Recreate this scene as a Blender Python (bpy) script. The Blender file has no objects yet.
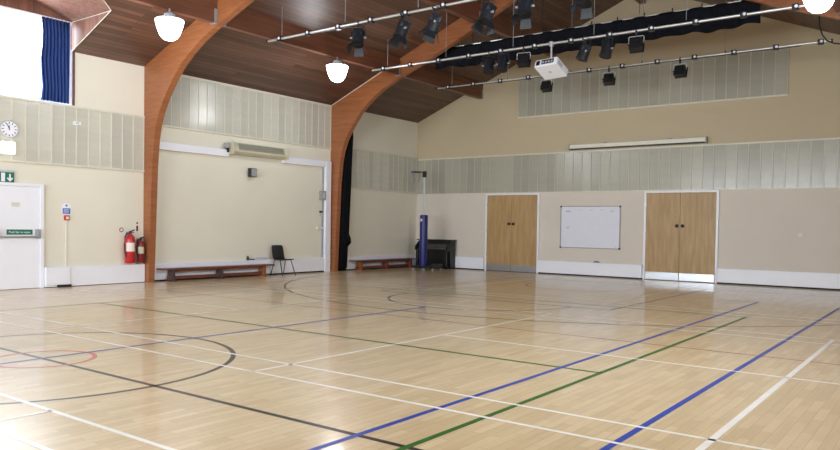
import bpy, bmesh, math, random
from mathutils import Matrix, Vector
random.seed(7)
C = bpy.context.scene.collection
sc = bpy.context.scene
PI = math.pi

# ------------------------------------------------------------------ sizes (metres)
L, B, R, F = -14.705, 19.608, 0.47, -6.0      # left wall, back wall, right wall, front wall
EAVE, SL = 4.801, 0.408                       # eave height, roof slope
RX = (L + R) / 2                              # ridge
def roof(x): return EAVE + SL * (min(x, 2 * RX - x) - L)

# ------------------------------------------------------------------ materials
def lin(c):
    return tuple(((v / 255) / 12.92 if v / 255 <= 0.04045 else ((v / 255 + 0.055) / 1.055) ** 2.4) for v in c) + (1,)
def mat(name, col, rough=0.5, metal=0.0, var=0.06, scale=6.0, spec=0.5, bump=0.0, stretch=(1, 1, 1), emit=None, coat=0.0):
    m = bpy.data.materials.new(name); m.use_nodes = True
    nt = m.node_tree; p = nt.nodes['Principled BSDF']
    p.inputs['Roughness'].default_value = rough; p.inputs['Metallic'].default_value = metal
    p.inputs['Specular IOR Level'].default_value = spec; p.inputs['Coat Weight'].default_value = coat
    c = lin(col)
    tc = nt.nodes.new('ShaderNodeTexCoord'); mp = nt.nodes.new('ShaderNodeMapping'); mp.inputs['Scale'].default_value = stretch
    nz = nt.nodes.new('ShaderNodeTexNoise'); nz.inputs['Scale'].default_value = scale; nz.inputs['Detail'].default_value = 5
    nt.links.new(tc.outputs['Object'], mp.inputs[0]); nt.links.new(mp.outputs[0], nz.inputs['Vector'])
    rp = nt.nodes.new('ShaderNodeValToRGB')
    rp.color_ramp.elements[0].position = 0.3; rp.color_ramp.elements[1].position = 0.7
    rp.color_ramp.elements[0].color = tuple(v * (1 - var) for v in c[:3]) + (1,)
    rp.color_ramp.elements[1].color = tuple(min(1, v * (1 + var)) for v in c[:3]) + (1,)
    nt.links.new(nz.outputs['Fac'], rp.inputs[0]); nt.links.new(rp.outputs[0], p.inputs['Base Color'])
    if bump:
        b = nt.nodes.new('ShaderNodeBump'); b.inputs['Strength'].default_value = bump; b.inputs['Distance'].default_value = 0.02
        nt.links.new(nz.outputs['Fac'], b.inputs['Height']); nt.links.new(b.outputs[0], p.inputs['Normal'])
    if emit:
        p.inputs['Emission Color'].default_value = lin(col); p.inputs['Emission Strength'].default_value = emit
    return m
def boards(name, c1, c2, cm, length, width, rough, axis, spec=0.5, coat=0.0, mortar=0.004, bias=0.0, noise=0.25, coat_rough=0.1):
    """strip boards: axis 'Y' runs along the hall, 'Z' upright"""
    m = bpy.data.materials.new(name); m.use_nodes = True
    nt = m.node_tree; N = nt.nodes; K = nt.links; p = N['Principled BSDF']
    p.inputs['Roughness'].default_value = rough; p.inputs['Specular IOR Level'].default_value = spec
    p.inputs['Coat Weight'].default_value = coat; p.inputs['Coat Roughness'].default_value = coat_rough
    tc = N.new('ShaderNodeTexCoord'); sp = N.new('ShaderNodeSeparateXYZ'); cb = N.new('ShaderNodeCombineXYZ')
    K.new(tc.outputs['Object'], sp.inputs[0])
    K.new(sp.outputs['Y' if axis == 'Y' else 'Z'], cb.inputs[0]); K.new(sp.outputs['X'], cb.inputs[1])
    br = N.new('ShaderNodeTexBrick'); br.inputs['Scale'].default_value = 1
    br.inputs['Brick Width'].default_value = length; br.inputs['Row Height'].default_value = width
    br.inputs['Mortar Size'].default_value = mortar; br.inputs['Bias'].default_value = bias
    br.inputs['Mortar Smooth'].default_value = 0.3
    br.offset = 0.37; br.offset_frequency = 2; br.squash = 1.0
    br.inputs['Color1'].default_value = lin(c1); br.inputs['Color2'].default_value = lin(c2); br.inputs['Mortar'].default_value = lin(cm)
    K.new(cb.outputs[0], br.inputs['Vector'])
    mp = N.new('ShaderNodeMapping'); mp.inputs['Scale'].default_value = (1.2, 14, 14)
    K.new(cb.outputs[0], mp.inputs[0])
    nz = N.new('ShaderNodeTexNoise'); nz.inputs['Scale'].default_value = 1.5; nz.inputs['Detail'].default_value = 6
    K.new(mp.outputs[0], nz.inputs['Vector'])
    mr = N.new('ShaderNodeMapRange'); mr.inputs['To Min'].default_value = 1 - noise; mr.inputs['To Max'].default_value = 1 + noise
    K.new(nz.outputs['Fac'], mr.inputs[0])
    mx = N.new('ShaderNodeMix'); mx.data_type = 'RGBA'; mx.blend_type = 'MULTIPLY'; mx.inputs[0].default_value = 1
    K.new(br.outputs['Color'], mx.inputs[6]); K.new(mr.outputs[0], mx.inputs[7])
    K.new(mx.outputs[2], p.inputs['Base Color'])
    return m
def grain(name, c1, c2, rough, stretch, scale=3.0, spec=0.4, coat=0.0):
    m = mat(name, c1, rough, spec=spec, var=0.0, scale=scale, stretch=stretch, coat=coat)
    rp = [n for n in m.node_tree.nodes if n.type == 'VALTORGB'][0]
    rp.color_ramp.elements[0].color = lin(c1); rp.color_ramp.elements[1].color = lin(c2)
    return m
def wall_mat():
    m = mat('cream_wall_paint', (227, 222, 206), 0.62, var=0.02, scale=1.2, spec=0.3)
    return m
def back_mat():                                 # two tones: pinkish lower wall, darker buff gable above the panelling
    m = mat('buff_and_pale_wall', (216, 206, 194), 0.6, var=0.02, scale=1.2, spec=0.3)
    nt = m.node_tree; N = nt.nodes; K = nt.links; p = N['Principled BSDF']
    tc = [n for n in N if n.type == 'TEX_COORD'][0]; rp = [n for n in N if n.type == 'VALTORGB'][0]
    sp = N.new('ShaderNodeSeparateXYZ'); K.new(tc.outputs['Object'], sp.inputs[0])
    gt = N.new('ShaderNodeMath'); gt.operation = 'GREATER_THAN'; gt.inputs[1].default_value = 3.0
    K.new(sp.outputs['Z'], gt.inputs[0])
    mx = N.new('ShaderNodeMix'); mx.data_type = 'RGBA'; mx.inputs[7].default_value = lin((196, 180, 150))
    K.new(gt.outputs[0], mx.inputs[0]); K.new(rp.outputs[0], mx.inputs[6]); K.new(mx.outputs[2], p.inputs['Base Color'])
    return m
def panel_mat(name, col):
    """perforated grey-green facing: rows of fine holes, a little different from board to board"""
    m = bpy.data.materials.new(name); m.use_nodes = True
    nt = m.node_tree; N = nt.nodes; K = nt.links; p = N['Principled BSDF']
    p.inputs['Roughness'].default_value = 0.2; p.inputs['Specular IOR Level'].default_value = 0.5
    oi = N.new('ShaderNodeObjectInfo'); mr = N.new('ShaderNodeMapRange')
    mr.inputs['To Min'].default_value = 0.9; mr.inputs['To Max'].default_value = 1.07
    K.new(oi.outputs['Random'], mr.inputs[0])
    tc = N.new('ShaderNodeTexCoord'); nz = N.new('ShaderNodeTexNoise'); nz.inputs['Scale'].default_value = 1.2
    mp = N.new('ShaderNodeMapping'); mp.inputs['Scale'].default_value = (1, 1, 9)
    K.new(tc.outputs['Object'], mp.inputs[0]); K.new(mp.outputs[0], nz.inputs['Vector'])
    m2 = N.new('ShaderNodeMapRange'); m2.inputs['To Min'].default_value = 0.92; m2.inputs['To Max'].default_value = 1.08
    K.new(nz.outputs['Fac'], m2.inputs[0])
    mu = N.new('ShaderNodeMath'); mu.operation = 'MULTIPLY'; K.new(mr.outputs[0], mu.inputs[0]); K.new(m2.outputs[0], mu.inputs[1])
    mx = N.new('ShaderNodeMix'); mx.data_type = 'RGBA'; mx.blend_type = 'MULTIPLY'; mx.inputs[0].default_value = 1
    mx.inputs[6].default_value = lin(col); K.new(mu.outputs[0], mx.inputs[7]); K.new(mx.outputs[2], p.inputs['Base Color'])
    vo = N.new('ShaderNodeTexVoronoi'); vo.inputs['Scale'].default_value = 40; vo.inputs['Randomness'].default_value = 0
    K.new(tc.outputs['Object'], vo.inputs['Vector'])
    bp = N.new('ShaderNodeBump'); bp.inputs['Strength'].default_value = 0.12; bp.inputs['Distance'].default_value = 0.004
    K.new(vo.outputs['Distance'], bp.inputs['Height']); K.new(bp.outputs[0], p.inputs['Normal'])
    return m

M = {
 'wall': wall_mat(), 'back': back_mat(),
 'floor': boards('maple_strip_floor', (226, 203, 164), (210, 184, 142), (175, 150, 112), 0.42, 0.075, 0.3, 'Y', spec=0.5, coat=0.5, mortar=0.0015, noise=0.14, coat_rough=0.09),
 'ceil': boards('cedar_board_ceiling', (106, 74, 58), (77, 51, 40), (44, 29, 23), 3.2, 0.11, 0.42, 'Y', spec=0.5, mortar=0.005, noise=0.3),
 'cheek': grain('cedar_upright_boards', (142, 100, 84), (104, 70, 58), 0.45, (16, 16, 1), 1.0),
 'glulam': grain('laminated_timber', (160, 101, 63), (138, 82, 48), 0.38, (1.2, 1.2, 14), 1.6, coat=0.15),
 'purlin': grain('purlin_timber', (124, 80, 60), (104, 65, 48), 0.42, (9, 0.6, 9), 1.6),
 'panel': panel_mat('grey_green_perforated_panel', (196, 195, 182)),
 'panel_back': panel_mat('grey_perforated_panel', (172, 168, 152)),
 'batten': mat('cream_batten_paint', (214, 209, 192), 0.4),
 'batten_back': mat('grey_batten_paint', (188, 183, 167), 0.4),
 'white': mat('white_gloss_paint', (237, 238, 246), 0.35, var=0.01),
 'offwhite': mat('off_white_plastic', (226, 222, 208), 0.4, var=0.02),
 'oak': grain('oak_veneer', (186, 154, 108), (164, 130, 84), 0.42, (7, 7, 0.7), 2.2),
 'steel': mat('brushed_steel', (165, 167, 172), 0.28, 0.9, var=0.08, scale=8, stretch=(1, 1, 30)),
 'alu': mat('aluminium_tube', (215, 215, 215), 0.32, 0.75),
 'grey': mat('grey_plastic', (150, 152, 154), 0.45),
 'lgrey': mat('pale_grey_plastic', (190, 194, 198), 0.45),
 'dark': mat('dark_shadow_gap', (28, 27, 28), 0.7),
 'black': mat('black_enamel', (24, 25, 28), 0.42),
 'lantern': mat('blue_black_enamel', (25, 28, 35), 0.5, var=0.12, scale=20),
 'lens': mat('lamp_lens', (150, 155, 165), 0.08, 0.3),
 'plastic_black': mat('black_chair_plastic', (34, 34, 36), 0.4),
 'piano': mat('black_piano_lacquer', (9, 9, 11), 0.35, spec=0.5),
 'keys': mat('grey_keys_and_sheen', (70, 68, 66), 0.35, var=0.15, scale=60),  # grey for the keys, and a reflection painted onto the fallboard
 'drape': mat('black_drape', (17, 17, 20), 0.9, var=0.25, scale=9, spec=0.1),
 'valance': mat('blue_black_serge', (20, 22, 30), 0.85, var=0.25, scale=8, spec=0.15),
 'blue_curtain': mat('navy_blue_curtain', (52, 74, 132), 0.85, var=0.2, scale=8, stretch=(1, 6, 0.3), spec=0.1),
 'blue_pad': mat('blue_vinyl_padding', (28, 33, 104), 0.4),
 'red': mat('fire_red_enamel', (182, 34, 38), 0.3),
 'dred': mat('dark_red_enamel', (120, 26, 30), 0.35),
 'green': mat('safety_green', (22, 110, 82), 0.45),
 'sblue': mat('mandatory_blue', (62, 104, 182), 0.45),
 'label': mat('paper_label', (226, 214, 206), 0.6, var=0.08, scale=40),
 'board': mat('whiteboard_enamel', (224, 224, 236), 0.2, var=0.015),
 'ink': mat('faded_blue_ink', (128, 128, 158), 0.6),
 'bench': grain('bench_timber', (122, 72, 56), (98, 56, 42), 0.28, (9, 0.6, 9), 2.0),
 'bench_leg': grain('bench_leg_timber', (150, 92, 56), (124, 74, 42), 0.45, (2, 2, 2), 2.0),
 'bench_leg_shaded': mat('bench_leg_shade_tone', (70, 54, 52), 0.5),  # darker copy of the leg timber, shade painted into two legs
 'heater': mat('beige_heater_case', (196, 190, 166), 0.4, var=0.03),
 'grille': mat('heater_grille', (120, 122, 112), 0.45, var=0.1, scale=60),
 'lamp_on': mat('lit_opal_glass', (250, 251, 255), 0.4, emit=9.0),
 'bulkhead_on': mat('lit_bulkhead_lens', (255, 246, 232), 0.4, emit=3.0),
 'frame_brown': mat('brown_window_timber', (96, 62, 56), 0.5),
 'cable': mat('white_cable', (224, 212, 196), 0.5),
 'line_white': mat('white_line_paint', (246, 244, 238), 0.35, coat=0.2),
 'line_blue': mat('blue_line_paint', (24, 66, 168), 0.35, coat=0.1),
 'line_green': mat('green_line_paint', (46, 104, 34), 0.35, coat=0.1),
 'line_black': mat('black_line_paint', (40, 31, 27), 0.35, coat=0.15),
 'line_red': mat('red_line_paint', (150, 62, 50), 0.3, coat=0.4),
 'line_scarlet': mat('scarlet_line_paint', (206, 62, 62), 0.3, coat=0.4),
 'tarmac': mat('outside_paving', (150, 150, 148), 0.9),
}
g = bpy.data.materials.new('window_glass'); g.use_nodes = True
nt = g.node_tree; nt.nodes.clear()
o_ = nt.nodes.new('ShaderNodeOutputMaterial'); ms = nt.nodes.new('ShaderNodeMixShader'); ms.inputs[0].default_value = 0.07
tr = nt.nodes.new('ShaderNodeBsdfTransparent'); gl = nt.nodes.new('ShaderNodeBsdfGlossy'); gl.inputs['Roughness'].default_value = 0.02
nt.links.new(tr.outputs[0], ms.inputs[1]); nt.links.new(gl.outputs[0], ms.inputs[2]); nt.links.new(ms.outputs[0], o_.inputs[0])
M['glass'] = g

# ------------------------------------------------------------------ mesh building
class MB:
    def __init__(s): s.bm = bmesh.new()
    def _put(s, verts, mtx):
        if mtx is not None: bmesh.ops.transform(s.bm, matrix=mtx, verts=verts)
        return s
    def box(s, x0, x1, y0, y1, z0, z1, bev=0.0, mtx=None, seg=2):
        r = bmesh.ops.create_cube(s.bm, size=1.0); v = r['verts']
        bmesh.ops.transform(s.bm, matrix=Matrix.Translation(((x0+x1)/2, (y0+y1)/2, (z0+z1)/2)) @ Matrix.Diagonal((abs(x1-x0), abs(y1-y0), abs(z1-z0), 1)), verts=v)
        if bev:
            e = list({e for w in v for e in w.link_edges})
            rr = bmesh.ops.bevel(s.bm, geom=e, offset=bev, segments=seg, affect='EDGES', profile=0.5)
            v = list({w for f in rr['faces'] for w in f.verts} | {w for w in v if w.is_valid})
        return s._put(v, mtx)
    def prism(s, poly, vec, mtx=None):
        a = [s.bm.verts.new(p) for p in poly]; vv = Vector(vec); b = [s.bm.verts.new(Vector(p) + vv) for p in poly]
        n = len(poly); f1 = s.bm.faces.new(a); f2 = s.bm.faces.new(b[::-1])
        for i in range(n): s.bm.faces.new((a[i], b[i], b[(i+1) % n], a[(i+1) % n]))
        return s._put(a + b, mtx)
    def face(s, poly):
        s.bm.faces.new([s.bm.verts.new(p) for p in poly]); return s
    def tube(s, p0, p1, r, n=10, r1=None):
        p0, p1 = Vector(p0), Vector(p1); d = p1 - p0
        q = bmesh.ops.create_cone(s.bm, cap_ends=True, segments=n, radius1=r, radius2=r if r1 is None else r1, depth=d.length)
        m = Matrix.Translation((p0 + p1) / 2) @ d.to_track_quat('Z', 'Y').to_matrix().to_4x4()
        return s._put(q['verts'], m)
    def path(s, pts, r, n=8):
        pts = [Vector(p) for p in pts]; rings = []
        for i, p in enumerate(pts):
            t = (pts[min(i+1, len(pts)-1)] - pts[max(i-1, 0)]).normalized()
            q = t.to_track_quat('Z', 'Y')
            rings.append([s.bm.verts.new(p + q @ Vector((r*math.cos(2*PI*k/n), r*math.sin(2*PI*k/n), 0))) for k in range(n)])
        for a, b in zip(rings, rings[1:]):
            for k in range(n): s.bm.faces.new((a[k], a[(k+1) % n], b[(k+1) % n], b[k]))
        s.bm.faces.new(rings[0][::-1]); s.bm.faces.new(rings[-1]); return s
    def lathe(s, prof, org=(0, 0, 0), n=24, mtx=None):
        rings = []; allv = []
        for r, z in prof:
            if r < 1e-5: rings.append([s.bm.verts.new((org[0], org[1], org[2]+z))])
            else: rings.append([s.bm.verts.new((org[0]+r*math.cos(2*PI*k/n), org[1]+r*math.sin(2*PI*k/n), org[2]+z)) for k in range(n)])
            allv += rings[-1]
        for a, b in zip(rings, rings[1:]):
            for k in range(n):
                k2 = (k+1) % n
                if len(a) == 1 and len(b) == 1: continue
                if len(a) == 1: s.bm.faces.new((a[0], b[k2], b[k]))
                elif len(b) == 1: s.bm.faces.new((a[k], a[k2], b[0]))
                else: s.bm.faces.new((a[k], a[k2], b[k2], b[k]))
        for rg, fl in ((rings[0], True), (rings[-1], False)):
            if len(rg) > 1: s.bm.faces.new(rg[::-1] if fl else rg)
        return s._put(allv, mtx)
    def torus(s, c, R_, r, axis='Z', n=28, m=8):
        vs = []
        for i in range(n):
            a = 2*PI*i/n; row = []
            for j in range(m):
                b = 2*PI*j/m; q = (R_ + r*math.cos(b))
                p = (q*math.cos(a), q*math.sin(a), r*math.sin(b))
                if axis == 'X': p = (p[2], p[0], p[1])
                if axis == 'Y': p = (p[0], p[2], p[1])
                row.append(s.bm.verts.new((c[0]+p[0], c[1]+p[1], c[2]+p[2])))
            vs.append(row)
        for i in range(n):
            for j in range(m):
                s.bm.faces.new((vs[i][j], vs[(i+1) % n][j], vs[(i+1) % n][(j+1) % m], vs[i][(j+1) % m]))
        return s
    def done(s, name, m, parent=None, smooth=False, kind=None, label=None):
        bmesh.ops.recalc_face_normals(s.bm, faces=s.bm.faces)
        me = bpy.data.meshes.new(name); s.bm.to_mesh(me); s.bm.free()
        for p in me.polygons: p.use_smooth = smooth
        if smooth:
            try: me.set_sharp_from_angle(angle=math.radians(40))
            except Exception: pass
        for q in (m if isinstance(m, (list, tuple)) else [m]): me.materials.append(M[q])
        o = bpy.data.objects.new(name, me); C.objects.link(o)
        if parent is not None:
            o.parent = parent
            w = parent.location.copy(); pp = parent.parent
            while pp is not None: w += pp.location; pp = pp.parent
            o.matrix_parent_inverse = Matrix.Translation(-w) if parent.get('_world') else Matrix()
        if kind: o['kind'] = kind
        if label: o['label'] = label
        return o
def tag(o, label, cat, group=None):
    o['label'] = label; o['category'] = cat
    if group: o['group'] = group
    return o
def thing(name, label, cat, loc=(0, 0, 0), group=None, rot=None):
    o = bpy.data.objects.new(name, None); C.objects.link(o); o.location = loc; o.empty_display_size = 0.1
    if rot: o.rotation_euler = rot
    return tag(o, label, cat, group)
def dup(root, loc, label, rot=None, group=None):
    r = root.copy(); C.objects.link(r); r.location = loc; r['label'] = label
    if rot: r.rotation_euler = rot
    if group: r['group'] = group
    for ch in root.children:
        c = ch.copy(); C.objects.link(c); c.parent = r
        for g2 in ch.children:
            d = g2.copy(); C.objects.link(d); d.parent = c
    return r
def struct(mb, name, m, parent=None, **k): return mb.done(name, m, parent, kind='structure', **k)

# ================================================================== SETTING
floor = struct(MB().box(L-0.2, R+0.2, F-0.2, B+0.2, -0.15, 0), 'floor', 'floor')

# painted court lines: thin coats of paint on the floor
def strip(mb, x0, y0, x1, y1, w, z):
    d = Vector((x1-x0, y1-y0, 0)).normalized(); n = Vector((-d.y, d.x, 0)) * w / 2
    a, b = Vector((x0, y0, z)), Vector((x1, y1, z))
    mb.face([a-n, b-n, b+n, a+n])
def arc(mb, cx, cy, r, a0, a1, w, z, n=72):
    vi = []; vo = []
    for i in range(n+1):
        a = math.radians(a0 + (a1-a0)*i/n); c, s_ = math.cos(a), math.sin(a)
        vi.append(mb.bm.verts.new((cx+(r-w/2)*c, cy+(r-w/2)*s_, z))); vo.append(mb.bm.verts.new((cx+(r+w/2)*c, cy+(r+w/2)*s_, z)))
    for i in range(n): mb.bm.faces.new((vi[i], vo[i], vo[i+1], vi[i+1]))
CX = -7.12
def lines(name, m, z, segs, arcs=()):
    mb = MB()
    for (x0, y0, x1, y1, w) in segs: strip(mb, x0, y0, x1, y1, w, z)
    for (cx, cy, r, a0, a1, w) in arcs: arc(mb, cx, cy, r, a0, a1, w, z)
    o = mb.done(name, m, floor, kind='structure')
    for p in o.data.polygons:
        if p.normal.z < 0: p.flip()
    return o
lines('black_court_lines', 'line_black', 0.0006, [
  (-13.7, 3.50, 0.1, 3.50, 0.05), (-9.6, 11.62, -4.66, 11.62, 0.05),
  (-9.6, 11.62, -9.6, 17.4, 0.05), (-4.66, 11.62, -4.66, 17.4, 0.05), (-13.9, 17.45, -0.4, 17.45, 0.05),
  (-13.85, 15.95, -13.85, 17.45, 0.05), (-0.4, 15.95, -0.4, 17.45, 0.05)],
  [(CX+.04, 3.45, 1.80, 0, 360, 0.05), (CX+.02, 15.93, 6.81, 180, 360, 0.05), (CX, 11.62, 1.77, 180, 360, 0.05), (CX, 15.93, 1.25, 180, 360, 0.04)])
lines('red_court_lines', 'line_red', 0.0009, [(-12.8, 8.55, 0.1, 8.50, 0.04), (-12.8, 8.55, -12.8, 12.2, .04)])
lines('scarlet_court_circle', 'line_scarlet', 0.0011, [], [(CX, 3.50, 0.455, 0, 360, 0.045)])
lines('green_court_lines', 'line_green', 0.0013, [(-11.35, 6.48, -2.67, 6.47, 0.05), (-11.35, 4.4, -11.35, 12.18, 0.045), (-2.67, F+.3, -2.67, 12.2, 0.05), (-11.35, 12.18, -2.67, 12.18, 0.045)])
lines('blue_court_lines', 'line_blue', 0.0016, [(-7.15, F+.3, -7.15, 9.9, 0.05), (-3.07, F+.3, -3.07, 15.0, 0.05), (-1.71, F+.3, -1.71, 15.0, 0.05), (-3.75, 14.98, -3.07, 14.98, 0.05)])
wl = []
# three badminton courts side by side
for y in (2.12, 2.575, 4.405, 4.87, 9.98, 10.44, 12.38, 12.83): wl.append((-13.8, y, -0.35, y, 0.04))
for y0, y1 in ((F+.5, 2.575), (4.405, 10.44), (12.38, 18.4)):
    wl += [(-9.05, y0, -9.05, y1, 0.04), (-5.13, y0, -5.13, y1, 0.04), (-1.25, y0, -1.25, y1, 0.05), (-13.0, y0, -13.0, y1, .04)]
wl += [(-5.13, 7.44, -0.35, 7.40, 0.04), (-13.8, 7.46, -9.05, 7.46, 0.04)]
lines('white_court_lines', 'line_white', 0.0019, wl)

# walls
WY0, WY1, WZ0, WZ1 = 5.59, 7.79, 3.705, 5.40      # left window opening
GZ = WZ1 + 0.26*1.343                             # gable of the dormer above the window
WC = (WY0+WY1)/2
def side_wall(name, x, out):
    mb = MB(); T = 0.22 * out
    xs = sorted((x, x+T))
    mb.box(xs[0], xs[1], F, B, 0, WZ0)
    mb.box(xs[0], xs[1], F, WY0, WZ0, EAVE+.02)
    mb.box(xs[0], xs[1], WY1, B, WZ0, EAVE+.02)
    return struct(mb, name, 'wall')
side_wall('wall_left', L, -1); side_wall('wall_right', R, 1)
struct(MB().prism([(L-.2, B, 0), (R+.2, B, 0), (R+.2, B, EAVE), (RX, B, roof(RX)+.05), (L-.2, B, EAVE)], (0, .2, 0)), 'wall_back', 'back')
mb = MB()                                          # front wall, behind the camera, with its row of windows
FW = [(-13.2, -10.2), (-9.0, -6.0), (-4.8, -1.8)]
FZ0, FZ1 = 1.0, 3.9
mb.box(L-.2, R+.2, F-.2, F, 0, FZ0)
xs = [L-.2] + [v for p in FW for v in p] + [R+.2]
for i in range(0, len(xs), 2): mb.box(xs[i], xs[i+1], F-.2, F, FZ0, FZ1)
mb.prism([(L-.2, F-.2, FZ1), (R+.2, F-.2, FZ1), (R+.2, F-.2, EAVE), (RX, F-.2, roof(RX)+.05), (L-.2, F-.2, EAVE)], (0, .2, 0))
struct(mb, 'wall_front', 'wall')

# roof lining: two boarded slopes with a dormer over each side window
cx_in = L + (WZ1 - EAVE) / SL                      # where the dormer cheek top meets the slope
cx_rg = L + (GZ - EAVE) / SL
def mir(p): return (2*RX - p[0], p[1], p[2])
mb = MB()
def slope(poly):
    pts = [(x, y, EAVE + SL*(x-L)) for x, y in poly]
    mb.prism(pts, (0, 0, 0.12)); mb.prism([mir(p) for p in pts][::-1], (0, 0, 0.12))
slope([(L, F), (RX, F), (RX, WY0), (L, WY0)])
slope([(L, WY1), (RX, WY1), (RX, B), (L, B)])
slope([(cx_in, WY0), (RX, WY0), (RX, WY1), (cx_in, WY1), (cx_rg, WC)])
struct(mb, 'ceiling', 'ceil')
mb = MB()
for f in (lambda p: p, mir):
    for y in (WY0, WY1):
        mb.prism([f((L-.22, y, WZ1)), f((cx_in, y, WZ1)), f((cx_rg, WC, GZ)), f((L-.22, WC, GZ))], (0, 0, .08))
dl = struct(mb, 'trim_1', boards and 'cheek')
for f, nm in ((lambda p: p, 'trim_2'), (mir, 'trim_3')):    # upright boarded cheeks and the boarded gable over the window
    mb = MB()
    for y, w in ((WY0+.012, -.05), (WY1-.012, .05)):
        mb.prism([f((L, y, EAVE)), f((cx_in, y, WZ1)), f((L, y, WZ1))], (0, w, 0))
    mb.prism([f((L, WY0, WZ1)), f((L, WY1, WZ1)), f((L, WC, GZ))], (-.2 if nm == 'trim_2' else .2, 0, 0))
    struct(mb, nm, 'cheek')
    mb = MB()                                      # pale beading along the cheek edges
    for y in (WY0+.02, WY1-.02):
        mb.path([f((L+.02, y, EAVE+.0)), f((cx_in, y, WZ1-.005))], 0.007, 6); mb.path([f((L+.01, y, WZ1-.01)), f((cx_in, y, WZ1-.005))], 0.006, 6)
        mb.path([f((cx_in, y, WZ1-.005)), f((cx_rg, WC, GZ-.005))], 0.008, 6)
    struct(mb, 'trim_4' if nm == 'trim_2' else 'trim_5', 'batten')

# windows
def side_window(name, x, s):
    fr = MB(); d = 0.07
    xa, xb = sorted((x - s*0.02, x - s*0.14))
    fr.box(xa, xb, WY0, WY0+d, WZ0, WZ1); fr.box(xa, xb, WY1-d, WY1, WZ0, WZ1)
    fr.box(xa, xb, WY0+d, WY1-d, WZ0, WZ0+d); fr.box(xa, xb, WY0+d, WY1-d, WZ1-d, WZ1)
    w = struct(fr, name, 'white')
    struct(MB().box(x-s*.085, x-s*.075, WY0+d, WY1-d, WZ0+d, WZ1-d), 'pane', 'glass', w)
    struct(MB().box(*sorted((x-s*.02, x+s*.03)), WY0-.02, WY1+.02, WZ0-.03, WZ0), 'sill', 'white', w)
    struct(MB().box(*sorted((x, x+s*.02)), WY1, WY1+.05, WZ0, WZ1).box(*sorted((x, x+s*.02)), WY0-.05, WY0, WZ0, WZ1), 'architrave', 'frame_brown', w)
    struct(MB().box(*sorted((x+s*.0, x+s*.03)), WY0, WY1, WZ1-.045, WZ1-.01), 'curtain_rail', 'white', w)
side_window('window_1', L, 1); side_window('window_2', R, -1)
for i, (a, b) in enumerate(FW):
    fr = MB(); y0, y1, d = F-.12, F-.05, .06
    fr.box(a, a+d, y0, y1, FZ0, FZ1); fr.box(b-d, b, y0, y1, FZ0, FZ1); fr.box(a+d, b-d, y0, y1, FZ0, FZ0+d); fr.box(a+d, b-d, y0, y1, FZ1-d, FZ1)
    fr.box((a+b)/2-.03, (a+b)/2+.03, y0, y1, FZ0+d, FZ1-d)
    w = struct(fr, 'window_%d' % (i+3), 'white')
    struct(MB().box(a+d, (a+b)/2-.03, F-.09, F-.08, FZ0+d, FZ1-d).box((a+b)/2+.03, b-d, F-.09, F-.08, FZ0+d, FZ1-d), 'pane', 'glass', w)

# skirting casings: white boxed-in heating runs with a dark strip painting the shade at the floor
def skirting_x(name, y0, y1, top=0.405, gap=0.035):
    o = struct(MB().box(L, L+.09, y0, y1, gap, top, .006), name, 'white')
    struct(MB().box(L, L+.07, y0+.005, y1-.005, 0.0, gap), 'toe_shade_strip', 'dark', o); return o
def skirting_y(name, x0, x1, top=0.39):
    o = struct(MB().box(x0, x1, B-.09, B, 0.035, top, .006), name, 'white')
    struct(MB().box(x0+.005, x1-.005, B-.07, B, 0.0, 0.035), 'toe_shade_strip', 'dark', o); return o
skirting_x('baseboard_left', 7.21, 9.42, gap=.01); skirting_x('baseboard_left.001', 9.59, 15.15); skirting_x('baseboard_left.002', 15.6, B-.1)
skirting_y('baseboard_back', L+.1, -12.0); skirting_y('baseboard_back.001', -10.09, -6.955); skirting_y('baseboard_back.002', -4.985, R)
struct(MB().box(L+.09, L+.125, 7.21, 7.7, 0.05, .41, .005), 'joint_cover', 'white', bpy.data.objects['baseboard_left'])
struct(MB().box(L+.05, L+.14, 7.45, 7.72, 0.0, .05), 'floor_vent', 'dark', bpy.data.objects['baseboard_left'])

# doors
def double_door(name, x0, x1, knobs):
    zt = 2.395; d = struct(MB().box(x0, x0+.06, B-.05, B, 0, zt, .004).box(x1-.06, x1, B-.05, B, 0, zt, .004).box(x0+.06, x1-.06, B-.05, B, zt-.05, zt, .004), name, 'white')
    xm = (x0+x1)/2
    for a, b in ((x0+.064, xm-.003), (xm+.003, x1-.064)):
        lf = struct(MB().box(a, b, B-.045, B-.002, .012, zt-.054, .003), 'door_leaf', 'oak', d)
        struct(MB().box(a+.01, b-.01, B-.049, B-.044, .02, .215), 'kick_plate', 'steel', lf)
    for kx in (xm-.075, xm+.075):
        struct(MB().lathe([(0, 0), (.045, 0), (.045, .012), (.02, .02), (.02, .045), (.034, .055), (.034, .07), (.02, .08), (0, .08)], n=16,
               mtx=Matrix.Translation((kx, B-.045, 1.463)) @ Matrix.Rotation(PI/2, 4, 'X')), 'door_knob', 'black', d, smooth=True)
    hx = x0+.066
    for hz in (.5, 1.25, 2.05): struct(MB().box(hx-.008, hx+.008, B-.052, B-.043, hz-.05, hz+.05), 'hinge', 'steel', d)
    struct(MB().box(x0+.06, x1-.06, B-.03, B, 0, .012), 'threshold', 'dark', d)
double_door('door_2', -11.97, -10.105, 1); double_door('door_3', -6.94, -5.0, 1)
d1 = struct(MB().box(L, L+.06, 7.13, 7.2, 0, 2.06, .004).box(L, L+.06, 6.1, 6.19, 0, 2.06, .004).box(L, L+.06, 6.19, 7.13, 2.0, 2.06, .004), 'door_1', 'white')
lf = struct(MB().box(L+.002, L+.04, 6.193, 7.127, .01, 1.995, .003), 'door_leaf', 'white', d1)
pb = struct(MB().tube((L+.115, 6.3, 1.02), (L+.115, 7.06, 1.02), .018, 12), 'push_bar', 'steel', lf, smooth=True)
struct(MB().box(L+.04, L+.13, 7.03, 7.11, .985, 1.17, .012), 'latch_box', 'grey', lf)
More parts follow.
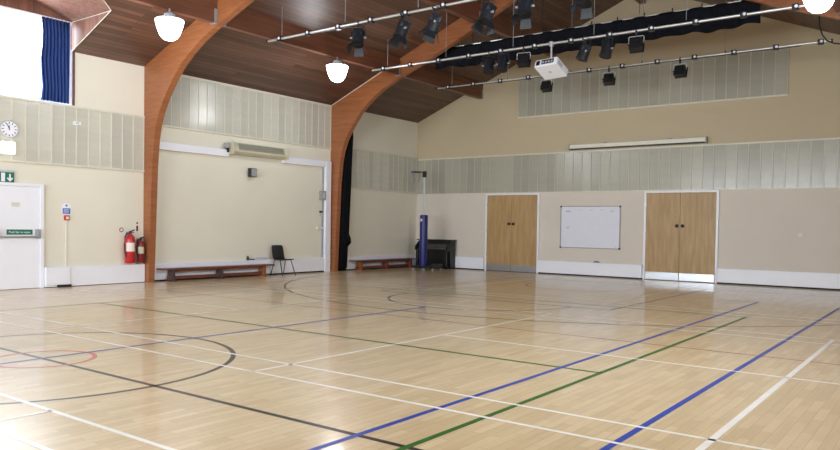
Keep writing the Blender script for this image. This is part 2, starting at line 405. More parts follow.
struct(MB().box(L+.04, L+.13, 6.25, 6.33, .985, 1.17, .012), 'latch_box', 'grey', lf)
sg = struct(MB().box(L+.04, L+.044, 6.5, 6.985, 1.06, 1.16), 'push_sign', 'green', lf)
def text(body, size, loc, rot, m, parent, name, ex=0.001):
    cu = bpy.data.curves.new(name, 'FONT'); cu.body = body; cu.size = size; cu.extrude = ex; cu.align_x = 'CENTER'; cu.align_y = 'CENTER'
    o = bpy.data.objects.new(name, cu); C.objects.link(o); o.location = loc; o.rotation_euler = rot; cu.materials.append(M[m]); o.parent = parent
    if parent.get('kind') == 'structure': o['kind'] = 'structure'
    return o
FACE_L = (PI/2, 0, PI/2)                        # reads from inside the hall on the left wall
text('Push bar to open', .058, (L+.0455, 6.74, 1.109), FACE_L, 'white', sg, 'sign_lettering')
pp = struct(MB().box(L+.04, L+.042, 6.58, 6.75, 1.6, 1.69), 'door_notice', 'offwhite', lf)
struct(MB().box(L+.042, L+.043, 6.6, 6.73, 1.655, 1.667).box(L+.042, L+.043, 6.6, 6.71, 1.63, 1.64).box(L+.042, L+.043, 6.6, 6.73, 1.61, 1.618), 'notice_print', 'lgrey', pp)

# acoustic panelling: board by board with cover battens
def panelling_left(label, y0, y1, z0, z1, step=0.252):
    t = thing('acoustic_panelling', label, 'wall panelling', (L, (y0+y1)/2, z0)); t['_world'] = 1
    n = round((y1-y0)/step); w = (y1-y0)/n
    for i in range(n): MB().box(L, L+.022, y0+i*w+.012, y0+(i+1)*w-.012, z0+.02, z1-.02).done('panel', 'panel', t)
    bt = MB()
    for i in range(n+1): bt.box(L, L+.032, y0+i*w-.012, y0+i*w+.012, z0+.02, z1-.02)
    bt.done('cover_battens', 'batten', t)
    MB().box(L, L+.045, y0-.012, y1+.012, z0-.02, z0+.02).done('lower_rail', 'batten', t)
    MB().box(L, L+.045, y0-.012, y1+.012, z1-.02, z1+.02).done('upper_rail', 'batten', t)
    return t
def panelling_back(label, x0, x1, z0, z1, step=0.281):
    t = thing('acoustic_panelling', label, 'wall panelling', ((x0+x1)/2, B, z0)); t['_world'] = 1
    n = round((x1-x0)/step); w = (x1-x0)/n
    for i in range(n): MB().box(x0+i*w+.012, x0+(i+1)*w-.012, B-.022, B, z0+.02, z1-.02).done('panel', 'panel_back', t)
    bt = MB()
    for i in range(n+1): bt.box(x0+i*w-.012, x0+i*w+.012, B-.032, B, z0+.02, z1-.02)
    bt.done('cover_battens', 'batten_back', t)
    MB().box(x0-.012, x1+.012, B-.045, B, z0-.02, z0+.02).done('lower_rail', 'batten', t)
    MB().box(x0-.012, x1+.012, B-.045, B, z1-.02, z1+.02).done('upper_rail', 'batten', t)
    return t
panelling_left('pale grey-green perforated wall panelling below the bright window, behind the clock', 2.0, 9.41, 2.475, 3.68)
panelling_left('pale grey-green perforated panelling along the eaves between the two timber arches', 9.60, 15.4, 3.545, 4.755)
panelling_left('pale grey-green perforated panelling on the side wall in the far corner beyond the second arch', 15.6, B-.06, 2.455, 3.62)
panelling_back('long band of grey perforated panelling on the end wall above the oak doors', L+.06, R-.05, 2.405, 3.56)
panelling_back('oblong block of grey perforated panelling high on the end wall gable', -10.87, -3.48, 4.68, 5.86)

# ================================================================== TIMBER FRAME
PROF = [(.16, 0), (.2, 1), (.24, 1.9), (.285, 2.35), (.34, 2.58), (.43, 2.8), (.54, 2.98), (.67, 3.15), (.82, 3.33), (1.0, 3.5), (1.2, 3.64), (1.45, 3.79), (1.8, 3.95), (2.2, 4.1), (2.65, 4.27), (3.67, 4.71), (4.38, 5.05), (5.0, 5.3)]
def portal(label, y0, y1):
    t = thing('portal_frame', label, 'timber arch', (RX, y0, 0)); t['_world'] = 1
    S = 1.343
    for f in (lambda p: p, mir):
        inn = [(L+u*S, z*S) for u, z in PROF] + [(RX, 5.45*S)]
        out = [(RX, roof(RX)-.002), (L+.004, EAVE-.002), (L+.004, 0)]
        poly = inn + out
        mb = MB(); n = len(inn)
        # split into quads between inner curve and outer line so that the faces stay clean
        def outer(x, z):
            return (L+.004, min(z, EAVE-.002)) if x < L+1.0 and z < EAVE*0.7 else (x, EAVE + SL*(x-L) - .002)
        half = [i for i in range(n) if inn[i][1] < 3.2*S]
        k = half[-1]
        pts_o = []
        for i in range(n):
            if i <= k: pts_o.append((L+.004, (inn[i][1]) * min(1, (EAVE-.002)/(3.2*S)) ))
            else: pts_o.append((inn[i][0] - .35*S*max(0, 1-(i-k)/8.0), 0))
        pts_o = [(x, z) if i <= k else (x, EAVE+SL*(x-L)-.002) for i, (x, z) in enumerate(pts_o)]
        pts_o[n-1] = (RX, roof(RX)-.002)
        for i in range(n-1):
            a, b, c, d = inn[i], inn[i+1], pts_o[i+1], pts_o[i]
            poly = [a, b, c, d] if i != k else [a, b, c, (L+.004, EAVE-.002), d]
            mb.prism([f((x, y0, z)) for x, z in poly], (0, y1-y0, 0))
        bmesh.ops.remove_doubles(mb.bm, verts=mb.bm.verts, dist=1e-4)
        # drop the internal walls between neighbouring pieces
        seen = {}
        for fc in list(mb.bm.faces):
            key = tuple(sorted(v.index for v in fc.verts)) if False else tuple(sorted((round(v.co.x, 4), round(v.co.y, 4), round(v.co.z, 4)) for v in fc.verts))
            seen.setdefault(key, []).append(fc)
        dead = [fc for v in seen.values() if len(v) > 1 for fc in v]
        bmesh.ops.delete(mb.bm, geom=dead, context='FACES')
        mb.done('arched_half', 'glulam', t)
    return t
F1 = (9.43, 9.58); F2 = (15.42, 15.57)
pf1 = portal('laminated timber arch nearer the window, beside the red fire extinguishers', *F1)
pf2 = portal('laminated timber arch farther down the hall, with the black drape at its foot', *F2)
MB().path([(L+.01, F2[0]-.012, 3.2), (L+.01, F2[0]-.012, EAVE-.03), (L+2.55, F2[0]-.012, roof(L+2.55)-.03)], .012, 6).done('edge_beading', 'cable', pf2)

# purlins (one piece per bay)
def purlin(label, xc, zb, y0, y1, hanger=False):
    t = thing('purlin', label, 'roof beam', (xc, y0, zb), 'purlins between the arches'); t['_world'] = 1
    w = .075
    top = lambda x: roof(x) + .01
    MB().prism([(xc-w, y0, zb), (xc+w, y0, zb), (xc+w, y0, top(xc+w)), (xc, y0, top(xc)), (xc-w, y0, top(xc-w))], (0, y1-y0, 0)).done('timber', 'purlin', t)
    for ye in (y0, y1-.07): MB().box(xc-w-.008, xc+w+.008, ye, ye+.07, zb-.01, zb+.28).done('joist_hanger', 'grey', t)
X1, Z1 = -12.24, 5.375; X2, Z2 = -9.75, 6.38; X0, Z0_ = RX, 7.48
XR = -1.88
for (y0, y1, where) in ((3.9, F1[0]-.003, 'in the nearest bay'), (F1[1]+.003, F2[0]-.003, 'between the two arches'), (F2[1]+.003, B, 'in the bay against the end wall')):
    purlin('brown timber purlin of the lower row ' + where, X1, Z1, y0, y1)
    if y0 > 9: purlin('brown timber purlin halfway up the roof slope ' + where, X2, Z2, y0, y1)
    if y0 > 15: purlin('brown timber beam under the roof ridge ' + where, X0, Z0_, y0, y1)
purlin('brown timber purlin above the pendant lamp at the right edge', XR, 5.375, F1[1]+.003, F2[0]-.003)

# ================================================================== PENDANT LAMPS
def lamp(label, x, y):
    t = thing('pendant_lamp', label, 'lamp', (x, y, 4.7), 'bell pendant lamps')
    zt = 5.375 - 4.7
    MB().lathe([(0, .075), (.05, .079), (.10, .096), (.145, .13), (.18, .18), (.21, .25), (.235, .33), (.256, .42), (.262, .455), (.245, .46)], n=32).done('lamp_shade', 'lamp_on', t, smooth=True)
    MB().lathe([(0, .455), (.25, .455), (.25, .47), (.12, .49), (.10, .57), (.05, .60), (0, .60)], n=24).done('lamp_cap', 'lgrey', t, smooth=True)
    MB().tube((0, 0, .59), (0, 0, zt), .018, 10).done('stem', 'grey', t)
    li = bpy.data.lights.new('lamp_bulb', 'POINT'); li.energy = 55; li.color = (0.93, 0.96, 1.0); li.shadow_soft_size = 0.28
    lo = bpy.data.objects.new('lamp_bulb', li); C.objects.link(lo); lo.parent = t; lo.location = (0, 0, -0.32)
lamp('lit white bell pendant in front of the nearer timber arch', -12.11, 8.29)
lamp('lit white bell pendant between the arches, left of the lighting bars', -12.14, 12.93)
lamp('lit white bell pendant cut by the top right corner', XR, 12.9)

# ================================================================== LIGHTING BARS
def bar(label, y, wires, x0=-12.22, x1=-2.25, z=5.31, r=.026):
    t = thing('lighting_bar', label, 'lighting bar', (x0, y, z), 'lighting bars'); t['_world'] = 1
    MB().tube((x0, y, z), (x1, y, z), r, 12).done('tube', 'alu', t, smooth=True)
    for k in range(12):
        x = -11.83 + .8525*k
        o = MB().box(x-.055, x+.055, y-.05, y+.05, z-.055, z+.05, .008).done('socket_box', 'black', t)
        MB().lathe([(.0, 0), (.028, 0), (.028, .012), (0, .012)], n=12, mtx=Matrix.Translation((x+.02, y-.05, z)) @ Matrix.Rotation(PI/2, 4, 'X')).done('socket_face', 'white', o)
        o.children[0].matrix_parent_inverse = Matrix.Translation(-Vector((x0, y, z))) if False else Matrix()
    for i, x in enumerate(wires):
        MB().tube((x, y, z+.02), (x, y, roof(x)+.0), .006, 6).done('suspension_wire', 'grey' if i else 'grey', t)
        MB().tube((x, y, z-.0), (x, y, z+.06), .014, 8).done('wire_clamp', 'black', t)
    for x in (x0, x1): MB().tube((x-.02, y, z), (x+.02, y, z), .034, 12).done('end_cap', 'black', t)
    # lead strapped along the bar
    MB().path([(x0+.3+.35*i, y+.02+.012*math.sin(i*2.1), z-.027-.005*math.sin(i*1.3)) for i in range(27)], .008, 6).done('strapped_lead', 'black', t)
    return t
YA, YB, YC = 10.81, 14.30, 17.19
bar('silver lighting bar nearest the camera, carrying the lanterns with barn doors', YA, [-11.77, -9.95, -8.14, -6.3, -4.4])
bar('silver lighting bar in the middle, carrying the white projector', YB, [-9.92, -8.11, -6.21, -4.34, -11.7])
bar('thin silver lighting bar nearest the end wall, carrying three black floodlights', YC, [-8.06, -6.23, -4.34, -9.9, -11.7], r=.019)

def fresnel(label, group, doors=True):
    """lantern on a hook clamp; root at the bar axis, beam pointing down and forward after tilting the housing"""
    t = thing('stage_lantern', label, 'stage lantern', (0, 0, 0), group)
    T = Matrix.Translation((0, 0, -.29)) @ Matrix.Rotation(math.radians(-20), 4, 'X')    # beam axis: local -Z
    b = MB()
    b.lathe([(0, .17), (.07, .165), (.105, .13), (.115, .08), (.115, -.12), (.125, -.13), (.125, -.16), (.1, -.16)], n=20, mtx=T)
    b.box(-.1, .1, -.1, .1, .02, .16, .02, mtx=T)
    for k in range(3): b.box(-.118, .118, -.06, .06, .05+.035*k, .062+.035*k, mtx=T)
    b.done('housing', 'lantern', t, smooth=True)
    MB().lathe([(0, -.158), (.06, -.156), (.099, -.146), (.099, -.135), (0, -.135)], n=20, mtx=T).done('lens', 'lens', t, smooth=True)
    y = MB(); y.path([(-.135, 0, -.29), (-.135, 0, -.1), (-.1, 0, -.075), (.1, 0, -.075), (.135, 0, -.1), (.135, 0, -.29)], .011, 6)
    y.done('yoke', 'black', t)
    for a, b in ((.115, .16), (-.16, -.115)): MB().tube((a, 0, -.29), (b, 0, -.29), .02, 10).done('tilt_knob', 'grey', t)
    MB().box(-.02, .02, -.032, .032, -.075, .0, .006).torus((0, 0, 0), .037, .01, 'X', 18, 6).done('hook_clamp', 'black', t)
    MB().tube((.0, -.032, -.03), (.0, -.07, -.03), .008, 8).done('clamp_bolt', 'alu', t)
    if doors:
        for k, ang in enumerate((28, 20, 34, 24)):
            m_ = T @ Matrix.Rotation(k*PI/2, 4, 'Z') @ Matrix.Translation((0, .125, -.16)) @ Matrix.Rotation(math.radians(ang), 4, 'X')
            w = .115 if k % 2 else .09
            MB().prism([(-.085, -.004, 0), (.085, -.004, 0), (w+.01, -.004, -.155), (-w-.01, -.004, -.155)], (0, .004, 0), mtx=m_).done('barn_door', 'lantern', t)
    MB().path([(.02, .08, -.16), (.06, .12, -.08), (.1, .06, -.02), (.16, .03, -.035)], .008, 6).done('lead', 'black', t)
    return t
LZ = 5.31
gA = 'barn-door lanterns on the nearest bar'
fa = fresnel('black stage lantern with open barn doors, first from the left end of the nearest bar', gA)
fa.location = (-9.60, YA, LZ); fa.rotation_euler = (0, 0, .5)
for x, r, lb in ((-8.51, -.5, 'black stage lantern second from the left on the nearest bar, its doors lit grey'),
                 (-7.77, -.9, 'black stage lantern third from the left on the nearest bar, turned to the right'),
                 (-6.65, -.35, 'large black stage lantern fourth from the left on the nearest bar, across the arch'),
                 (-5.92, .25, 'black stage lantern fifth from the left on the nearest bar, above the valance'),
                 (-4.85, .1, 'black stage lantern cut by the top edge, last on the nearest bar')):
    dup(fa, (x, YA, LZ), lb, (0, 0, r))
gB = 'lanterns on the middle bar'
fb = fresnel('small black lantern without doors at the left of the middle bar, glinting twice', gB, False)
fb.location = (-8.73, YB, LZ); fb.rotation_euler = (0, 0, .4)
for x, r, lb in ((-8.36, .1, 'small black lantern second from the left on the middle bar'),
                 (-6.42, -.9, 'round black lantern just right of the projector, tilted to the right'),
                 (-5.92, -.3, 'round black lantern two places right of the projector')):
    dup(fb, (x, YB, LZ), lb, (0, 0, r))
def flood(label, group):
    t = thing('floodlight', label, 'floodlight', (0, 0, 0), group)
    T = Matrix.Translation((0, 0, -.27)) @ Matrix.Rotation(math.radians(-18), 4, 'X')
    b = MB().prism([(-.125, -.06, -.12), (-.11, -.06, .11), (.11, -.06, .11), (.125, -.06, -.12)], (0, .16, 0), mtx=T)
    b.box(-.14, .14, .09, .105, -.135, .12, .004, mtx=T)
    for k in range(5): b.box(-.12, .12, -.075, -.06, -.06+.028*k, -.05+.028*k, mtx=T)
    b.done('housing', 'black', t)
    MB().box(-.11, .11, .104, .108, -.11, .1, mtx=T).done('front_glass', 'lens', t)
    MB().path([(-.15, 0, -.27), (-.15, 0, -.13), (-.13, 0, -.11), (.13, 0, -.11), (.15, 0, -.13), (.15, 0, -.27)], .009, 6).done('yoke', 'alu', t)
    for a, b in ((.12, .165), (-.165, -.12)): MB().tube((a, 0, -.27), (b, 0, -.27), .018, 10).done('tilt_knob', 'black', t)
    MB().box(-.018, .018, -.03, .03, -.11, 0, .005).torus((0, 0, 0), .036, .009, 'X', 18, 6).done('hook_clamp', 'black', t)
    return t
gC = 'box floodlights'
fl_ = flood('black box floodlight on the thin bar nearest the end wall, half hidden below the projector', gC)
fl_.location = (-8.75, YC, LZ)
dup(fl_, (-7.05, YC, LZ), 'middle one of three black box floodlights on the thin bar nearest the end wall', (0, 0, .1))
dup(fl_, (-5.33, YC, LZ), 'rightmost of three black box floodlights on the thin bar nearest the end wall', (0, 0, -.1))
dup(fl_, (-7.84, YB, LZ), 'black box floodlight just left of the white projector', (0, 0, .2))
dup(fl_, (-5.31, YB, LZ), 'black box floodlight at the right end of the middle row, three places from the projector', (0, 0, .1))

# projector
pj = thing('projector', 'white ceiling projector with dark vents hung from the middle lighting bar', 'projector', (-7.17, YB, LZ))
PT = Matrix.Translation((0, 0, -.53)) @ Matrix.Rotation(math.radians(-24), 4, 'X') @ Matrix.Rotation(math.radians(-4), 4, 'Z')
MB().box(-.27, .27, -.24, .26, -.09, .09, .018, mtx=PT).done('body', 'white', pj)
MB().box(-.235, -.145, -.246, -.238, -.055, .055, .003, mtx=PT).done('air_vent', 'black', pj)
o = MB().box(-.105, .19, -.246, -.238, -.045, .06, .003, mtx=PT).done('connector_panel', 'lantern', pj)
mb = MB()
for k in range(4): mb.box(-.085+.07*k, -.045+.07*k, -.25, -.245, -.02, .02, mtx=PT)
mb.done('connectors', 'lgrey', o)
MB().lathe([(0, 0), (.07, 0), (.07, .04), (.055, .05), (0, .045)], n=20, mtx=PT @ Matrix.Translation((.12, .255, .0)) @ Matrix.Rotation(-PI/2, 4, 'X')).done('projection_lens', 'lens', pj, smooth=True)
MB().lathe([(0, 0), (.035, 0), (.035, .006), (0, .006)], n=16, mtx=PT @ Matrix.Translation((0, 0, -.0955))).done('badge', 'lgrey', pj)
MB().box(.268, .274, -.18, .0, -.05, .04, mtx=PT).done('side_vent', 'lgrey', pj)
MB().tube((0, 0, -.44), (0, 0, -.04), .022, 10).box(-.09, .09, -.09, .09, -.46, -.43, .004).box(-.04, .04, -.04, .04, -.06, .04, .006).done('mounting_pole', 'alu', pj)

# valance and drapes
def hem(x): return 5.53 + .045*abs(math.sin(x*2.1)) + .02*math.sin(x*5)
t = thing('stage_valance', 'long black stage valance with scalloped hem behind the far arch', 'valance', (-7.4, 16.05, 6.1)); t['_world'] = 1
mb = MB(); n = 200; rows = 6; grid = []
x0, x1 = -11.45, -3.4
for i in range(n+1):
    x = x0 + (x1-x0)*i/n; col = []
    zt = min(6.09, roof(x)-.08)
    for j in range(rows+1):
        k = j/rows; z = zt + (hem(x)-zt)*k
        y = 16.05 + (.02+.05*k)*math.sin(x*11+.6*math.sin(x*3))
        col.append(mb.bm.verts.new((x, y, z)))
    grid.append(col)
for i in range(n):
    for j in range(rows): mb.bm.faces.new((grid[i][j], grid[i+1][j], grid[i+1][j+1], grid[i][j+1]))
o = mb.done('cloth', 'valance', t, smooth=True); so = o.modifiers.new('thickness', 'SOLIDIFY'); so.thickness = .012
MB().tube((x0, 16.05, 6.09), (x1, 16.05, 6.09), .015, 8).done('curtain_track', 'alu', t)
for i in range(12):
    x = x0+.7+i*.62; MB().tube((x, 16.05, 6.08), (x, 16.05, 6.17), .014, 6).done('track_runner', 'black', t)
for x in (-10.3, -8.3, -5.9, -3.9): MB().tube((x, 16.05, 6.16), (x, 16.05, roof(x)), .006, 6).done('track_hanger', 'black', t)

def drape(label, m, name, prof, yc, hy, xw, cat, folds):
    """gathered cloth hanging from the wall side: prof = (z, reach from xw)"""
    t = thing(name, label, cat, (xw, yc, 0)); t['_world'] = 1
    mb = MB(); n = 60; rings = []
    for z, reach in prof:
        ring = []
        for k in range(n):
            a = 2*PI*k/n; f = 1 + .09*math.sin(folds*a + z*.6) + .04*math.sin(folds*2.3*a - z)
            ring.append(mb.bm.verts.new((xw + reach/2 + reach/2*math.cos(a)*f*.93, yc + hy*math.sin(a)*f, z)))
        rings.append(ring)
    for a, b in zip(rings, rings[1:]):
        for k in range(n): mb.bm.faces.new((a[k], a[(k+1) % n], b[(k+1) % n], b[k]))
    mb.bm.faces.new(rings[0][::-1]); mb.bm.faces.new(rings[-1])
    mb.done('cloth', m, t, smooth=True)
    return t
dr = drape('black stage drape gathered behind the foot of the far arch', 'drape', 'stage_drape',
      [(0.03, .15), (.12, .22), (.5, .25), (.72, .26), (.84, .40), (.95, .38), (1.1, .29), (1.7, .32), (2.4, .36), (3.2, .40), (3.9, .43), (4.6, .36)], 15.80, .17, L+.05, 'curtain', 9)
MB().box(L+.02, L+.5, 15.7, 15.74, 4.55, 4.6).done('curtain_track', 'alu', dr)
# window curtain: a flat pleated panel drawn to the far side of the left window
t = thing('window_curtain', 'blue curtain drawn to the side of the bright window', 'curtain', (L+.06, 7.5, WZ0)); t['_world'] = 1
mb = MB(); n = 60; rows = []
for j in range(7):
    z = WZ0+.02 + (WZ1-.06-WZ0)*j/6; row = []
    for i in range(n+1):
        u = i/n; y = 7.14 + (7.70-7.14)*u + .02*math.sin(j*1.7)*(1-u)
        row.append(mb.bm.verts.new((L+.05+.03*math.sin(u*2*PI*8+.3*j), y, z)))
    rows.append(row)
for a, b in zip(rows, rows[1:]):
    for i in range(n): mb.bm.faces.new((a[i], a[i+1], b[i+1], b[i]))
o = mb.done('cloth', 'blue_curtain', t, smooth=True); so = o.modifiers.new('thickness', 'SOLIDIFY'); so.thickness = .006

# ================================================================== LEFT WALL FITTINGS
t = thing('wall_clock', 'round white wall clock above the emergency light', 'clock', (L+.022, 6.54, 3.075)); t['_world'] = 1
RX90 = Matrix.Rotation(PI/2, 4, 'Y')
MB().lathe([(0, 0), (.17, 0), (.172, .03), (.16, .042), (.15, .03), (0, .03)], n=40, mtx=Matrix.Translation((L+.022, 6.54, 3.075)) @ RX90).done('case', 'lgrey', t, smooth=True)
MB().lathe([(0, .031), (.15, .031), (.15, .034), (0, .034)], n=40, mtx=Matrix.Translation((L+.022, 6.54, 3.075)) @ RX90).done('dial', 'white', t)
mb = MB()
for k in range(12):
    a = k*PI/6; m_ = Matrix.Translation((L+.057, 6.54, 3.075)) @ Matrix.Rotation(a, 4, 'X')
    mb.box(-.001, .001, -.008, .008, .102, .138, mtx=m_)
mb.done('hour_marks', 'black', t)
for nm, ln, a in (('hour_hand', .075, 4), ('minute_hand', .115, 24)):
    MB().box(-.001, .002, -.006, .006, -.02, ln, mtx=Matrix.Translation((L+.06, 6.54, 3.075)) @ Matrix.Rotation(math.radians(a), 4, 'X')).done(nm, 'black', t)

t = thing('emergency_light', 'glowing square emergency light between clock and exit sign', 'emergency light', (L+.03, 6.51, 2.715)); t['_world'] = 1
MB().box(L+.02, L+.07, 6.375, 6.645, 2.585, 2.845, .012).done('base', 'offwhite', t)
MB().box(L+.07, L+.115, 6.39, 6.63, 2.60, 2.83, .015).done('diffuser', 'bulkhead_on', t)

t = thing('exit_sign', 'green and white emergency exit sign above the white door', 'sign', (L, 6.4, 2.16)); t['_world'] = 1
MB().box(L, L+.06, 6.05, 6.64, 2.255, 2.295, .006).done('light_fitting', 'lgrey', t)
MB().box(L, L+.04, 6.05, 6.64, 2.06, 2.255).done('sign_plate', 'green', t)
mb = MB(); x0_ = L+.04; x1_ = L+.043   # symbol faces
mb.box(x0_, x1_, 6.545, 6.575, 2.12, 2.225).prism([(x0_, 6.50, 2.14), (x0_, 6.56, 2.075), (x0_, 6.62, 2.14), (x0_, 6.595, 2.155), (x0_, 6.56, 2.115), (x0_, 6.525, 2.155)], (.003, 0, 0))
mb.done('down_arrow', 'white', t)
mb = MB()
mb.box(x0_, x1_, 6.40, 6.47, 2.075, 2.24)
mb.done('doorway_symbol', 'white', t)
mb = MB()
mb.lathe([(0, 0), (.014, 0), (.014, .003), (0, .003)], n=14, mtx=Matrix.Translation((x0_, 6.335, 2.215)) @ RX90)
for a, b, r in (((6.372, 2.205), (6.36, 2.15), .012), ((6.36, 2.15), (6.40, 2.125), .009), ((6.40, 2.125), (6.395, 2.09), .008), ((6.36, 2.15), (6.33, 2.12), .009), ((6.33, 2.12), (6.295, 2.12), .007), ((6.37, 2.195), (6.41, 2.175), .007), ((6.37, 2.195), (6.325, 2.18), .007)):
    a = (a[0]-.04, a[1]-.007); b = (b[0]-.04, b[1]-.007); d = Vector((0, b[0]-a[0], b[1]-a[1])); n_ = Vector((0, -d.z, d.y)).normalized()*r
    p, q = Vector((x0_, *a)), Vector((x0_, *b)); mb.prism([p-n_, q-n_, q+n_, p+n_], (.003, 0, 0))
mb.done('running_figure', 'white', t)

t = thing('fire_action_notice', 'small white and blue fire action notice above the red call point', 'sign', (L, 7.68, 1.55)); t['_world'] = 1
MB().prism([(L, 7.585, 1.47), (L, 7.775, 1.47), (L, 7.775, 1.66), (L, 7.72, 1.70), (L, 7.64, 1.70), (L, 7.585, 1.66)], (.006, 0, 0)).done('plate', 'white', t)
MB().box(L+.006, L+.008, 7.6, 7.76, 1.485, 1.6).done('blue_panel', 'sblue', t)
MB().lathe([(0, 0), (.022, 0), (.022, .002), (0, .002)], n=14, mtx=Matrix.Translation((L+.006, 7.68, 1.655)) @ RX90).done('symbol', 'sblue', t)
mb = MB()
for k in range(4): mb.box(L+.008, L+.009, 7.62, 7.74 - .02*(k % 2), 1.575-.024*k, 1.582-.024*k)
mb.done('print', 'white', t)
t = thing('fire_call_point', 'small red fire alarm call point under the blue notice', 'call point', (L, 7.675, 1.40)); t['_world'] = 1
MB().box(L, L+.05, 7.625, 7.725, 1.355, 1.455, .006).done('box', 'red', t)
MB().box(L+.05, L+.053, 7.645, 7.705, 1.375, 1.43).done('break_glass', 'label', t)
MB().box(L, L+.016, 7.665, 7.685, .406, 1.355).done('conduit', 'wall', t)

def extinguisher(name, label, y, m, h=.62, r=.095, band='label'):
    z0 = .44; x = L+.13
    t = thing(name, label, 'fire extinguisher', (x, y, z0)); t['_world'] = 1
    MB().lathe([(0, .015), (r*.85, 0), (r, .02), (r, h*.74), (r*.9, h*.83), (r*.55, h*.9), (r*.32, h*.92), (r*.32, h*.95), (0, h*.95)], (x, y, z0), 24).done('cylinder', m, t, smooth=True)
    MB().tube((x, y, z0+h*.93), (x, y, z0+h*1.0), r*.3, 12).done('valve', 'black', t)
    MB().prism([(x+.01, y-.015, z0+h*.99), (x+.15, y-.015, z0+h*1.06), (x+.15, y-.015, z0+h*1.085), (x-.04, y-.015, z0+h*1.02)], (0, .03, 0)).prism([(x+.01, y-.012, z0+h*.96), (x+.13, y-.012, z0+h*.975), (x+.13, y-.012, z0+h*.995), (x, y-.012, z0+h*.985)], (0, .024, 0)).done('handle', 'black', t)
    MB().path([(x+.02, y-.03, z0+h*.96), (x+.03, y-r*.9, z0+h*.97), (x+.03, y-r*1.35, z0+h*.85), (x+.03, y-r*1.5, z0+h*.6), (x+.03, y-r*1.35, z0+h*.35), (x+.03, y-r*1.1, z0+h*.2)], .013, 8).done('hose', 'black', t, smooth=True)
    mb = MB(); k = 10; va = []; vb = []
    for i in range(k+1):
        a = math.radians(-80 + 110*i/k)
        va.append(mb.bm.verts.new((x+(r+.002)*math.cos(a), y+(r+.002)*math.sin(a), z0+h*.38))); vb.append(mb.bm.verts.new((x+(r+.002)*math.cos(a), y+(r+.002)*math.sin(a), z0+h*.66)))
    for i in range(k): mb.bm.faces.new((va[i], va[i+1], vb[i+1], vb[i]))
    mb.done('instruction_label', band, t, smooth=True)
    MB().box(L, L+.05, y-.04, y+.04, z0+h*.6, z0+h*.7).box(L, L+.02, y-.03, y+.03, z0+h*.7, z0+h*1.0).done('wall_bracket', 'grey', t)
extinguisher('fire_extinguisher', 'bright red fire extinguisher with pale label, left of the pair', 9.03, 'red', .68, .105)
extinguisher('fire_extinguisher', 'smaller dark red fire extinguisher squeezed against the timber arch', 9.285, 'dred', .54, .075, 'heater')
t = thing('extinguisher_sign', 'round red and white sign above the bright red extinguisher', 'sign', (L, 8.93, 1.17)); t['_world'] = 1
MB().lathe([(0, 0), (.05, 0), (.05, .004), (0, .004)], n=20, mtx=Matrix.Translation((L, 8.90, 1.165)) @ RX90).done('plate', 'dred', t)
MB().lathe([(0, .004), (.034, .004), (.034, .006), (0, .006)], n=20, mtx=Matrix.Translation((L, 8.90, 1.165)) @ RX90).done('face', 'label', t)
t = thing('extinguisher_notice', 'narrow black and white notice above the dark red extinguisher', 'sign', (L, 9.33, 1.25)); t['_world'] = 1
MB().box(L, L+.004, 9.24, 9.31, 1.10, 1.36).done('plate', 'label', t)
MB().box(L+.004, L+.006, 9.255, 9.295, 1.14, 1.26).box(L+.004, L+.006, 9.255, 9.295, 1.30, 1.335).done('print', 'black', t)
t = thing('sensor', 'small white sensor box on the panelling right of the window', 'sensor', (L+.02, 7.9, 3.2)); t['_world'] = 1
MB().box(L+.02, L+.06, 7.80, 7.95, 3.315, 3.385, .006).done('case', 'white', t)
MB().box(L+.06, L+.063, 7.84, 7.91, 3.33, 3.37).done('lens', 'lgrey', t)

# bay between the arches
t = thing('cable_trunking', 'white horizontal trunking on the side wall at the left of the heater', 'trunking', (L, 10.6, 3.0)); t['_world'] = 1
MB().box(L, L+.10, 9.59, 11.72, 2.995, 3.165, .005).done('duct', 'white', t)
t = thing('cable_trunking', 'white trunking running right from the heater and down beside the far arch', 'trunking', (L, 15, 3.0)); t['_world'] = 1
MB().box(L, L+.10, 13.56, 15.15, 2.99, 3.16, .005).done('duct', 'white', t)
MB().box(L, L+.11, 15.15, 15.36, 0, 3.17, .005).done('upright_duct', 'white', t)
MB().box(L, L+.03, 15.09, 15.15, .405, 2.99).done('edge_strip', 'grey', t)
t = thing('wall_heater', 'beige electric fan heater with long grille on the white trunking', 'heater', (L, 12.6, 3.06)); t['_world'] = 1
hb = MB().prism([(L, 11.72, 3.07), (L+.17, 11.72, 3.07), (L+.24, 11.72, 3.13), (L+.24, 11.72, 3.17), (L+.17, 11.72, 3.36), (L, 11.72, 3.36)], (0, 1.84, 0))
hb.done('case', 'heater', t)
gr = MB()
nv = Vector((.938, 0, .346))
for k in range(9):
    zz = 3.185 + .018*k; xx = L+.24-.07*(zz-3.17)/.19
    gr.box(xx-.004, xx+.008, 11.92, 13.42, zz, zz+.009)
gr.done('grille', 'grille', t)
mb = MB()
for yy in (11.72, 13.52): mb.box(L, L+.25, yy, yy+.04, 3.06, 3.37, .004)
mb.done('end_cheek', 'heater', t)
MB().box(L+.02, L+.16, 11.6, 11.72, 3.2, 3.33, .01).done('control_box', 'grey', t)
MB().box(L+.05, L+.12, 11.64, 11.70, 3.1, 3.2, .006).done('isolator', 'black', t)
t = thing('wall_speaker', 'small grey box speaker on the wall under the heater', 'speaker', (L, 12.5, 2.66)); t['_world'] = 1
MB().box(L+.03, L+.15, 12.37, 12.57, 2.54, 2.76, .008).done('cabinet', 'black', t)
MB().box(L+.15, L+.157, 12.385, 12.555, 2.555, 2.745, .003).done('grille', 'grey', t)
MB().box(L, L+.035, 12.43, 12.51, 2.6, 2.69).done('bracket', 'black', t)
t = thing('switch_box', 'grey control box at the top of the white upright trunking', 'switch', (L, 15.1, 2.18)); t['_world'] = 1
